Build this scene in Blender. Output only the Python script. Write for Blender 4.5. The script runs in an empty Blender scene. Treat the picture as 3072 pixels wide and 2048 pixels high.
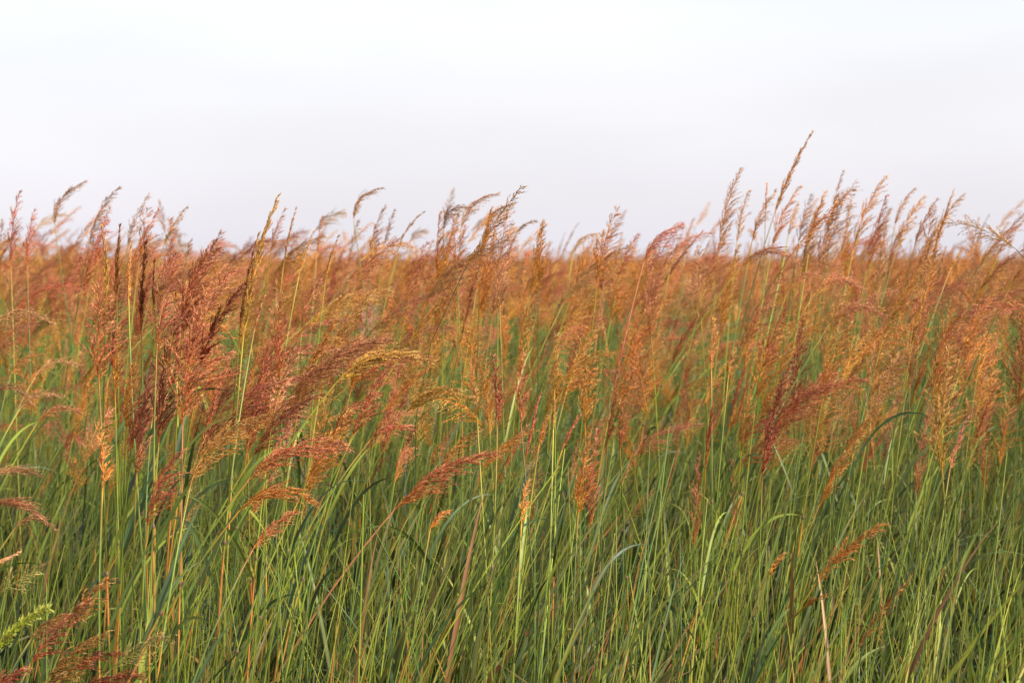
import bpy, math
import numpy as np

R = math.radians
rng = np.random.default_rng(20240917)
C = bpy.context.scene.collection
scene = bpy.context.scene

# ------------------------------------------------------------------ camera
EYE = 1.65
LENS = 55.0
F = LENS / 36.0                      # focal length in frame widths
PITCH = math.atan((341 - 263) / (F * 1024))
cam_d = bpy.data.cameras.new('camera')
cam = bpy.data.objects.new('camera', cam_d)
C.objects.link(cam)
cam.location = (0, 0, EYE)
cam.rotation_euler = (R(90) - PITCH, 0, 0)
cam_d.lens = LENS
cam_d.sensor_width = 36
cam_d.clip_start = 0.05
cam_d.clip_end = 5000
cam_d.dof.use_dof = True
cam_d.dof.focus_distance = 3.35
cam_d.dof.aperture_fstop = 5.6
scene.camera = cam
FWD = np.array([0, math.cos(PITCH), -math.sin(PITCH)])
UPV = np.array([0, math.sin(PITCH), math.cos(PITCH)])
CAM = np.array([0, 0, EYE])


def at(px, py, d):
    """point at distance d down the field seen at pixel px, py of the 3072x2048 photograph"""
    v = FWD + np.array([1.0, 0, 0]) * ((px / 3 - 512) / (F * 1024)) + UPV * ((341.3 - py / 3) / (F * 1024))
    return CAM + v * (d / v[1])


def proj(p):
    r = np.asarray(p) - CAM
    z = r @ FWD
    return 3 * (512 + F * 1024 * r[0] / z), 3 * (341.3 - F * 1024 * (r @ UPV) / z)


# ------------------------------------------------------------------ mesh building
def unit(a):
    return a / np.maximum(np.linalg.norm(a, axis=-1, keepdims=True), 1e-9)


class MB:
    """collects vertices, faces and pigment colours, then links ONE mesh object"""
    def __init__(s):
        s.v, s.f3, s.f4, s.c, s.m3, s.m4, s.n = [], [], [], [], [], [], 0

    def add(s, v, c, tri=None, quad=None, mat=0):
        v = np.asarray(v, float).reshape(-1, 3)
        c = np.asarray(c, float)
        if c.ndim == 1:
            c = np.broadcast_to(c, (len(v), 3))
        s.v.append(v)
        s.c.append(c.reshape(-1, 3))
        if tri is not None and len(tri):
            s.f3.append(np.asarray(tri) + s.n)
            s.m3.append(np.full(len(tri), mat))
        if quad is not None and len(quad):
            s.f4.append(np.asarray(quad) + s.n)
            s.m4.append(np.full(len(quad), mat))
        s.n += len(v)

    def mesh(s, name, mats, origin=(0, 0, 0)):
        v = np.concatenate(s.v) - np.asarray(origin)
        c = np.concatenate(s.c)
        f3 = np.concatenate(s.f3) if s.f3 else np.zeros((0, 3), int)
        f4 = np.concatenate(s.f4) if s.f4 else np.zeros((0, 4), int)
        mi = np.concatenate((s.m3 + s.m4) or [np.zeros(0)]).astype(np.int32)
        me = bpy.data.meshes.new(name)
        me.vertices.add(len(v))
        me.vertices.foreach_set('co', v.astype(np.float32).ravel())
        nl = f3.size + f4.size
        me.loops.add(nl)
        me.loops.foreach_set('vertex_index', np.concatenate([f3.ravel(), f4.ravel()]).astype(np.int32))
        me.polygons.add(len(f3) + len(f4))
        st = np.concatenate([np.arange(len(f3)) * 3, f3.size + np.arange(len(f4)) * 4]).astype(np.int32)
        me.polygons.foreach_set('loop_start', st)
        me.polygons.foreach_set('material_index', mi)
        me.polygons.foreach_set('use_smooth', np.ones(len(st), bool))
        a = me.attributes.new('pigment', 'FLOAT_COLOR', 'POINT')
        a.data.foreach_set('color', np.hstack([c, np.ones((len(c), 1))]).astype(np.float32).ravel())
        for m in mats:
            me.materials.append(m)
        me.update(calc_edges=True)
        return me


def frame_of(t):
    """two unit vectors across each tangent"""
    ref = np.where(np.abs(t[..., 1:2]) > 0.9, np.array([1.0, 0, 0]), np.array([0, 1.0, 0]))
    a = unit(np.cross(t, ref))
    return a, np.cross(t, a)


def tube(mb, p, r, col, k=5, mat=0):
    p = np.asarray(p, float)
    n = len(p)
    t = unit(np.gradient(p, axis=0))
    a, b = frame_of(t)
    th = np.arange(k) * 2 * math.pi / k
    r = np.broadcast_to(np.asarray(r, float), (n,))
    ring = p[:, None] + r[:, None, None] * (np.cos(th)[None, :, None] * a[:, None] + np.sin(th)[None, :, None] * b[:, None])
    col = np.broadcast_to(np.asarray(col, float), (n, 3))
    i = np.arange(n - 1)[:, None] * k
    j = np.arange(k)[None]
    q = np.stack([i + j, i + (j + 1) % k, i + k + (j + 1) % k, i + k + j], -1).reshape(-1, 4)
    mb.add(ring, np.repeat(col, k, 0), quad=q, mat=mat)


def blade(mb, p, w, col, face=None, fold=0.35, mat=0, twist=0.0):
    """a leaf blade: ribbon of three vertices across with a folded midrib"""
    p = np.asarray(p, float)
    n = len(p)
    t = unit(np.gradient(p, axis=0))
    if face is None:
        face = np.array([0, -1.0, 0.3])
    side = unit(np.cross(t, face))
    nor = np.cross(side, t)
    tw = np.linspace(0, twist, n)[:, None]
    side, nor = side * np.cos(tw) + nor * np.sin(tw), nor * np.cos(tw) - side * np.sin(tw)
    w = np.asarray(w)[:, None] * 0.5
    v = np.stack([p - side * w, p - nor * w * fold, p + side * w], 1)
    col = np.broadcast_to(np.asarray(col, float), (n, 3))
    cc = np.stack([col, col * 1.25 + 0.01, col], 1)
    i = np.arange(n - 1)[:, None] * 3
    j = np.arange(2)[None]
    q = np.stack([i + j, i + j + 1, i + j + 4, i + j + 3], -1).reshape(-1, 4)
    mb.add(v, cc, quad=q, mat=mat)


def bez(pts, n):
    t = np.linspace(0, 1, n)[:, None]
    pts = [np.asarray(q, float) for q in pts]
    if len(pts) == 3:
        a, b, c = pts
        return a * (1 - t) ** 2 + 2 * b * t * (1 - t) + c * t * t
    a, b, c, d = pts
    return a * (1 - t) ** 3 + 3 * b * t * (1 - t) ** 2 + 3 * c * t * t * (1 - t) + d * t ** 3


# ------------------------------------------------------------------ pigments
SCHEME = {           # bottom of the head, middle, tip, colour word
    'red':    ((0.56, 0.16, 0.025), (0.57, 0.130, 0.066), (0.66, 0.220, 0.100), 'rusty red'),
    'pink':   ((0.58, 0.24, 0.040), (0.61, 0.195, 0.105), (0.66, 0.270, 0.135), 'dusky pink'),
    'orange': ((0.68, 0.28, 0.020), (0.66, 0.215, 0.034), (0.68, 0.300, 0.070), 'orange'),
    'gold':   ((0.62, 0.33, 0.030), (0.60, 0.250, 0.050), (0.62, 0.320, 0.100), 'golden'),
    'maroon': ((0.38, 0.08, 0.016), (0.27, 0.050, 0.020), (0.34, 0.100, 0.032), 'maroon'),
    'brown':  ((0.42, 0.18, 0.022), (0.36, 0.140, 0.024), (0.42, 0.190, 0.045), 'brown'),
    'tan':    ((0.58, 0.30, 0.080), (0.58, 0.265, 0.120), (0.54, 0.280, 0.130), 'tan'),
    'lav':    ((0.56, 0.28, 0.120), (0.60, 0.340, 0.270), (0.52, 0.330, 0.250), 'pale mauve'),
    'lime':   ((0.40, 0.48, 0.030), (0.54, 0.62, 0.050), (0.62, 0.66, 0.110), 'lime green'),
    'weed':   ((0.34, 0.32, 0.060), (0.42, 0.31, 0.090), (0.46, 0.30, 0.110), 'straw coloured'),
}
GREENS = np.array([[0.056, 0.090, 0.017], [0.070, 0.102, 0.015], [0.044, 0.080, 0.024],
                   [0.104, 0.136, 0.018], [0.20, 0.235, 0.028], [0.024, 0.046, 0.015]])
STEMG = np.array([[0.185, 0.245, 0.036], [0.24, 0.285, 0.034], [0.125, 0.190, 0.046], [0.27, 0.27, 0.042]])
STRAW = np.array([0.50, 0.215, 0.045])

FORM = {             # spread, branch length / head length, sideways drape, spikelet spacing, word
    'f': (0.80, 0.31, 0.45, 0.0050, 'fluffy'),
    'm': (0.44, 0.25, 0.40, 0.0049, 'loose'),
    'n': (0.17, 0.19, 0.12, 0.0038, 'slim'),
    'c': (0.80, 0.062, 0.10, 0.0036, 'bristly'),
    'w': (0.95, 0.36, 0.30, 0.0080, 'airy'),
    'a': (0.54, 0.29, .95, 0.0050, 'arching'),
}


def spikelets(mb, pos, d, ln, rad, col, awn, wind, mat=0):
    """spindle-shaped spikelets with an awn; all arrays of length n"""
    n = len(pos)
    a, b = frame_of(d)
    ph = rng.uniform(0, 6.28, n)[:, None]
    a, b = a * np.cos(ph) + b * np.sin(ph), b * np.cos(ph) - a * np.sin(ph)
    mid = pos + d * (ln * 0.42)[:, None]
    tip = pos + d * ln[:, None]
    v = [pos]
    for k in range(3):
        th = k * 2 * math.pi / 3
        v.append(mid + (a * math.cos(th) + b * math.sin(th)) * rad[:, None])
    v.append(tip)
    ad = unit(d + wind * 0.35 + rng.normal(0, .18, (n, 3)))
    v.append(tip + ad * awn[:, None])
    v.append(tip - d * (ln * 0.25)[:, None] + a * (rad * 0.5)[:, None])
    V = np.stack(v, 1)
    pale = np.clip(col * 1.25 + 0.05, 0, .8)
    cc = np.stack([col * 0.92, col, col * 1.06, col * .95, pale, pale, col], 1)
    base = np.arange(n)[:, None] * 7
    T = np.array([[0, 1, 2], [0, 2, 3], [0, 3, 1], [4, 2, 1], [4, 3, 2], [4, 1, 3], [4, 5, 6]])
    mb.add(V, cc, tri=(base[:, None] + T[None]).reshape(-1, 3), mat=mat)


def seed_head(mbh, mbr, A, B, T, scheme, form, lod=1.0, mh=0, mr=0, spread=1.0, fat=1.0):
    """panicle on the axis A-B-T: mbh gets the spikelets, mbr the axis and its side branches"""
    A, B, T = (np.asarray(q, float) for q in (A, B, T))
    L = (np.linalg.norm(B - A) + np.linalg.norm(T - B) + np.linalg.norm(T - A)) * .5
    sp, bl, drape, gap, _ = FORM[form]
    sp *= spread * rng.uniform(.85, 1.15)
    gap /= lod
    wind = unit(np.array([1.0, rng.normal(0, .35), -0.12]))
    cb, cm, ct, _ = (np.array(q) if not isinstance(q, str) else q for q in SCHEME[scheme])

    def P(t):
        t = t[:, None]
        return A * (1 - t) ** 2 + 2 * B * t * (1 - t) + T * t * t

    def D(t):
        t = t[:, None]
        return unit((B - A) * (1 - t) + (T - B) * t)
    ax = bez((A, B, T), 14)
    axc = np.linspace(0, 1, 14)[:, None]
    tube(mbr, ax, np.linspace(.0011, .0004, 14), cb * .75 * (1 - axc) + cm * .7 * axc, 4, mr)
    nw = max(8, int(L / (.0135 if form != 'c' else .0035)))
    t0 = np.repeat((np.arange(nw) + .3) / nw, 5 if lod >= .8 else 4) ** 1.08
    t0 = np.clip(t0 + rng.normal(0, .010, len(t0)), 0.0, .985)
    keep = rng.random(len(t0)) < (.92 if form in 'fa' else .85)
    t0 = t0[keep]
    nb = len(t0)
    prof = (0.62 + .38 * np.minimum(1, t0 / .12)) * (1 - t0) ** .72 + .10
    if form == 'c':
        prof = np.minimum(1, np.minimum(t0 / .06, (1 - t0) / .12) + .35)
    lb = L * bl * prof * rng.uniform(.55, 1.15, nb)
    tang = D(t0)
    a, b = frame_of(tang)
    ph = rng.uniform(0, 6.28, nb)[:, None]
    rad = a * np.cos(ph) + b * np.sin(ph)
    ang = (sp * rng.uniform(.5, 1.35, nb) * (.45 + .55 * np.minimum(1, t0 / .22)))[:, None]
    d0 = tang * np.cos(ang) + rad * np.sin(ang)
    dr = drape * rng.uniform(.5, 1.3, nb)
    lee = np.array([0, 0, -1.0]) * .25 + wind

    def BP(i, s):
        return P(t0)[i] + d0[i] * (s * lb[i])[:, None] + lee * (dr[i] * .5 * lb[i] * s * s)[:, None]

    def BD(i, s):
        return unit(d0[i] + lee * (dr[i] * s)[:, None])
    # branches as fine three-sided threads
    ii = np.repeat(np.arange(nb), 4)
    ss = np.tile(np.array([0, .35, .7, 1.0]), nb)
    pp, dd = BP(ii, ss), BD(ii, ss)
    aa, bb = frame_of(dd)
    r = np.tile(np.array([.00042, .00036, .0003, .00018]), nb)[:, None]
    ring = np.stack([pp + aa * r, pp + (-.5 * aa + .87 * bb) * r, pp + (-.5 * aa - .87 * bb) * r], 1)
    base = (np.arange(nb) * 12)[:, None, None]
    i3 = (np.arange(3) * 3)[None, :, None]
    j3 = np.arange(3)[None, None]
    q = np.stack([base + i3 + j3, base + i3 + (j3 + 1) % 3, base + i3 + 3 + (j3 + 1) % 3, base + i3 + 3 + j3], -1).reshape(-1, 4)
    bc = np.repeat(cb * (1 - t0[:, None]) + cm * t0[:, None], 12, 0) * .85
    mbr.add(ring, bc, quad=q, mat=mr)
    # spikelets along the branches
    cnt = np.maximum(2, (lb / gap).astype(int))
    ii = np.repeat(np.arange(nb), cnt)
    off = np.arange(len(ii)) - np.repeat(np.cumsum(cnt) - cnt, cnt)
    ss = np.clip((off + .5 + rng.uniform(-.3, .3, len(ii))) / cnt[ii], .05, 1)
    ss = .18 + .82 * ss
    dirs = unit(BD(ii, ss) + rng.normal(0, .26 if form != 'n' else .12, (len(ii), 3)) + wind * .12)
    n = len(ii)
    tt = np.clip(t0[ii] + ss * lb[ii] / L * .8, 0, 1)[:, None]
    k1, k2 = np.clip(tt / .35, 0, 1), np.clip((tt - .45) / .55, 0, 1)
    col = (cb * (1 - k1) + cm * k1) * (1 - k2) + ct * k2
    col = col * rng.uniform(.60, 1.30, (n, 1)) * rng.uniform(.93, 1.07, (n, 3)) * rng.uniform(.62, 1.45, nb)[ii][:, None]
    straw = rng.random(n) < .22
    col[straw] = col[straw] * .45 + np.array([.76, .45, .18]) * .5
    ln = rng.uniform(.0068, .0096, n) * fat
    spikelets(mbh, BP(ii, ss), dirs, ln, ln * (.14 if lod >= 1 else .16), col,
              rng.uniform(.003, .010, n) * (1 if form != 'n' else .5), wind, mh)


# ------------------------------------------------------------------ materials
def material(name, trans, rough, spec, vary=0.12, scale=60.0):
    m = bpy.data.materials.new(name)
    m.use_nodes = True
    N, Lk = m.node_tree.nodes, m.node_tree.links
    N.clear()
    out = N.new('ShaderNodeOutputMaterial')
    pr = N.new('ShaderNodeBsdfPrincipled')
    tr = N.new('ShaderNodeBsdfTranslucent')
    mix = N.new('ShaderNodeMixShader')
    at_ = N.new('ShaderNodeAttribute')
    at_.attribute_name = 'pigment'
    oi = N.new('ShaderNodeObjectInfo')
    tc = N.new('ShaderNodeTexCoord')
    nz = N.new('ShaderNodeTexNoise')
    nz.inputs['Scale'].default_value = scale
    nz.inputs['Detail'].default_value = 3
    Lk.new(tc.outputs['Object'], nz.inputs['Vector'])
    hsv = N.new('ShaderNodeHueSaturation')
    mh = N.new('ShaderNodeMapRange')
    mh.inputs['To Min'].default_value = .5 - vary * .10
    mh.inputs['To Max'].default_value = .5 + vary * .10
    Lk.new(oi.outputs['Random'], mh.inputs['Value'])
    Lk.new(mh.outputs[0], hsv.inputs['Hue'])
    mv = N.new('ShaderNodeMapRange')
    mv.inputs['From Min'].default_value = .3
    mv.inputs['From Max'].default_value = .7
    mv.inputs['To Min'].default_value = 1 - vary
    mv.inputs['To Max'].default_value = 1 + vary
    Lk.new(nz.outputs[0], mv.inputs['Value'])
    Lk.new(mv.outputs[0], hsv.inputs['Value'])
    Lk.new(at_.outputs['Color'], hsv.inputs['Color'])
    Lk.new(hsv.outputs[0], pr.inputs['Base Color'])
    Lk.new(hsv.outputs[0], tr.inputs['Color'])
    pr.inputs['Roughness'].default_value = rough
    pr.inputs['Specular IOR Level'].default_value = spec
    mix.inputs[0].default_value = trans
    Lk.new(pr.outputs[0], mix.inputs[1])
    Lk.new(tr.outputs[0], mix.inputs[2])
    Lk.new(mix.outputs[0], out.inputs['Surface'])
    return m


M_SPIKE = material('spikelet_bran', .28, .5, .2, .10, 90)
M_AXIS = material('panicle_axis', .10, .55, .35, .08, 60)
M_STEM = material('culm_skin', .06, .45, .3, .16, 22)
M_LEAF = material('leaf_blade', .16, .48, .36, .16, 14)
FIELD_MATS = [M_SPIKE, M_AXIS, M_STEM, M_LEAF]

# ------------------------------------------------------------------ scene tagging
COUNT = {}


def tag(o, label=None, cat=None, group=None, kind=None):
    if label:
        o['label'] = label
    if cat:
        o['category'] = cat
    if group:
        o['group'] = group
    if kind:
        o['kind'] = kind
    return o


def link(name, me, parent=None, loc=(0, 0, 0)):
    o = bpy.data.objects.new(name, me)
    C.objects.link(o)
    o.location = loc
    if parent is not None:
        o.parent = parent
    return o


# ------------------------------------------------------------------ one flowering stalk
def culm_curve(G, A, d0, n=18):
    h = A[2]
    return bez((G, G + np.array([(A[0] - G[0]) * .12, (A[1] - G[1]) * .2, h * .42]), A - d0 * h * .36, A), n)


def culm_colours(z, nodes, green, ripe):
    """green sheath above each joint, bare ripened straw just below it"""
    col = np.tile(green, (len(z), 1))
    for k, nz in enumerate(nodes):
        below = np.clip((nz - z) / .012, 0, 1) * np.clip((z - (nz - ripe)) / .05, 0, 1)
        col = col * (1 - below[:, None]) + STRAW * below[:, None]
    return col


def leaf_pts(p0, out, ln, arch, up=.8):
    """leaf blade leaving p0 towards horizontal direction out"""
    e = p0 + np.array([out[0] * ln * (.35 + .55 * arch), out[1] * ln * (.35 + .55 * arch), ln * (up - .95 * arch)])
    m = p0 + np.array([out[0] * ln * .22, out[1] * ln * .22, ln * .55])
    return bez((p0, m, e), 11)


LEAF_W = np.array([.55, .85, 1, 1, .97, .9, .8, .66, .48, .26, .03])


def out_dir(bias=1.0):
    v = np.array([rng.normal(.55 * bias, .6), rng.normal(0, .6)])
    return v / max(np.linalg.norm(v), .1)


def stalk(A, B, T, scheme, form, label, group, leaves=2, ripe=.0, spread=1.0, ground_shift=None, stemcol=None, lod=1.0, name='grass_stalk', cat='grass stalk'):
    A, B, T = (np.asarray(q, float) for q in (A, B, T))
    d0 = unit(B - A)
    sl = np.clip(d0[0] / max(d0[2], .25), -1.1, 1.1)
    G = np.array([A[0] - sl * A[2] * .45 + rng.normal(0, .02), A[1] - np.clip(d0[1], -.3, .3) * A[2] * .3, 0])
    if ground_shift is not None:
        G[0] += ground_shift
    root = bpy.data.objects.new(name, None)
    root.empty_display_size = .05
    C.objects.link(root)
    root.location = G
    tag(root, label, cat, group)
    cv = culm_curve(G, A, d0, 26)
    nodes = [A[2] * rng.uniform(.70, .80), A[2] * rng.uniform(.40, .50)]
    green = STEMG[rng.integers(len(STEMG))] * rng.uniform(.5, 1.15)
    top = np.clip((cv[:, 2] - A[2] * .93) / (A[2] * .07), 0, 1)[:, None]
    col = culm_colours(cv[:, 2], nodes, green, ripe) * (1 - top * .5) + np.array(SCHEME[scheme][0]) * top * .5
    if stemcol is not None:
        k = np.clip((cv[:, 2] - A[2] * .62) / (A[2] * .2), 0, 1)[:, None]
        col = col * (1 - k) + np.array(stemcol) * k
    rr = rng.uniform(.0021, .0031)
    mb = MB()
    tube(mb, cv, np.linspace(rr * 1.25, rr * .62, 26), col, 5)
    st = link('stem', mb.mesh('stem', [M_STEM], G), root)
    for nz in nodes:
        i = int(np.argmin(abs(cv[:, 2] - nz)))
        i = min(max(i, 1), 24)
        t = unit(cv[i + 1] - cv[i - 1])
        mb = MB()
        pr = cv[i] + t * np.linspace(-.0045, .0045, 5)[:, None]
        tube(mb, pr, rr * np.array([1.05, 1.3, 1.4, 1.3, 1.0]), np.array([.16, .10, .06]) if ripe else np.array([.17, .12, .05]), 6)
        link('joint', mb.mesh('joint', [M_STEM], G), st)
    for k in range(leaves):
        f = (.45, .74, .58)[k % 3] + rng.uniform(-.06, .06)
        i = int(f * 25)
        o = out_dir()
        ln = rng.uniform(.22, .42)
        mb = MB()
        pts = leaf_pts(cv[i], o, ln, rng.uniform(.05, .6) ** 1.6)
        g = GREENS[rng.integers(len(GREENS))] * rng.uniform(.8, 1.15)
        blade(mb, pts, LEAF_W * rng.uniform(.006, .011), g, np.array([rng.normal(0, .6), -1, .4]), twist=rng.normal(0, .8))
        link('leaf', mb.mesh('leaf', [M_LEAF], G), root)
    mh, mr = MB(), MB()
    seed_head(mh, mr, A, B, T, scheme, form, lod, spread=spread)
    h = link('seed_head', mh.mesh('seed_head', [M_SPIKE], A), root, A - G)
    link('rachis', mr.mesh('rachis', [M_AXIS], A), h)
    return root

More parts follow.
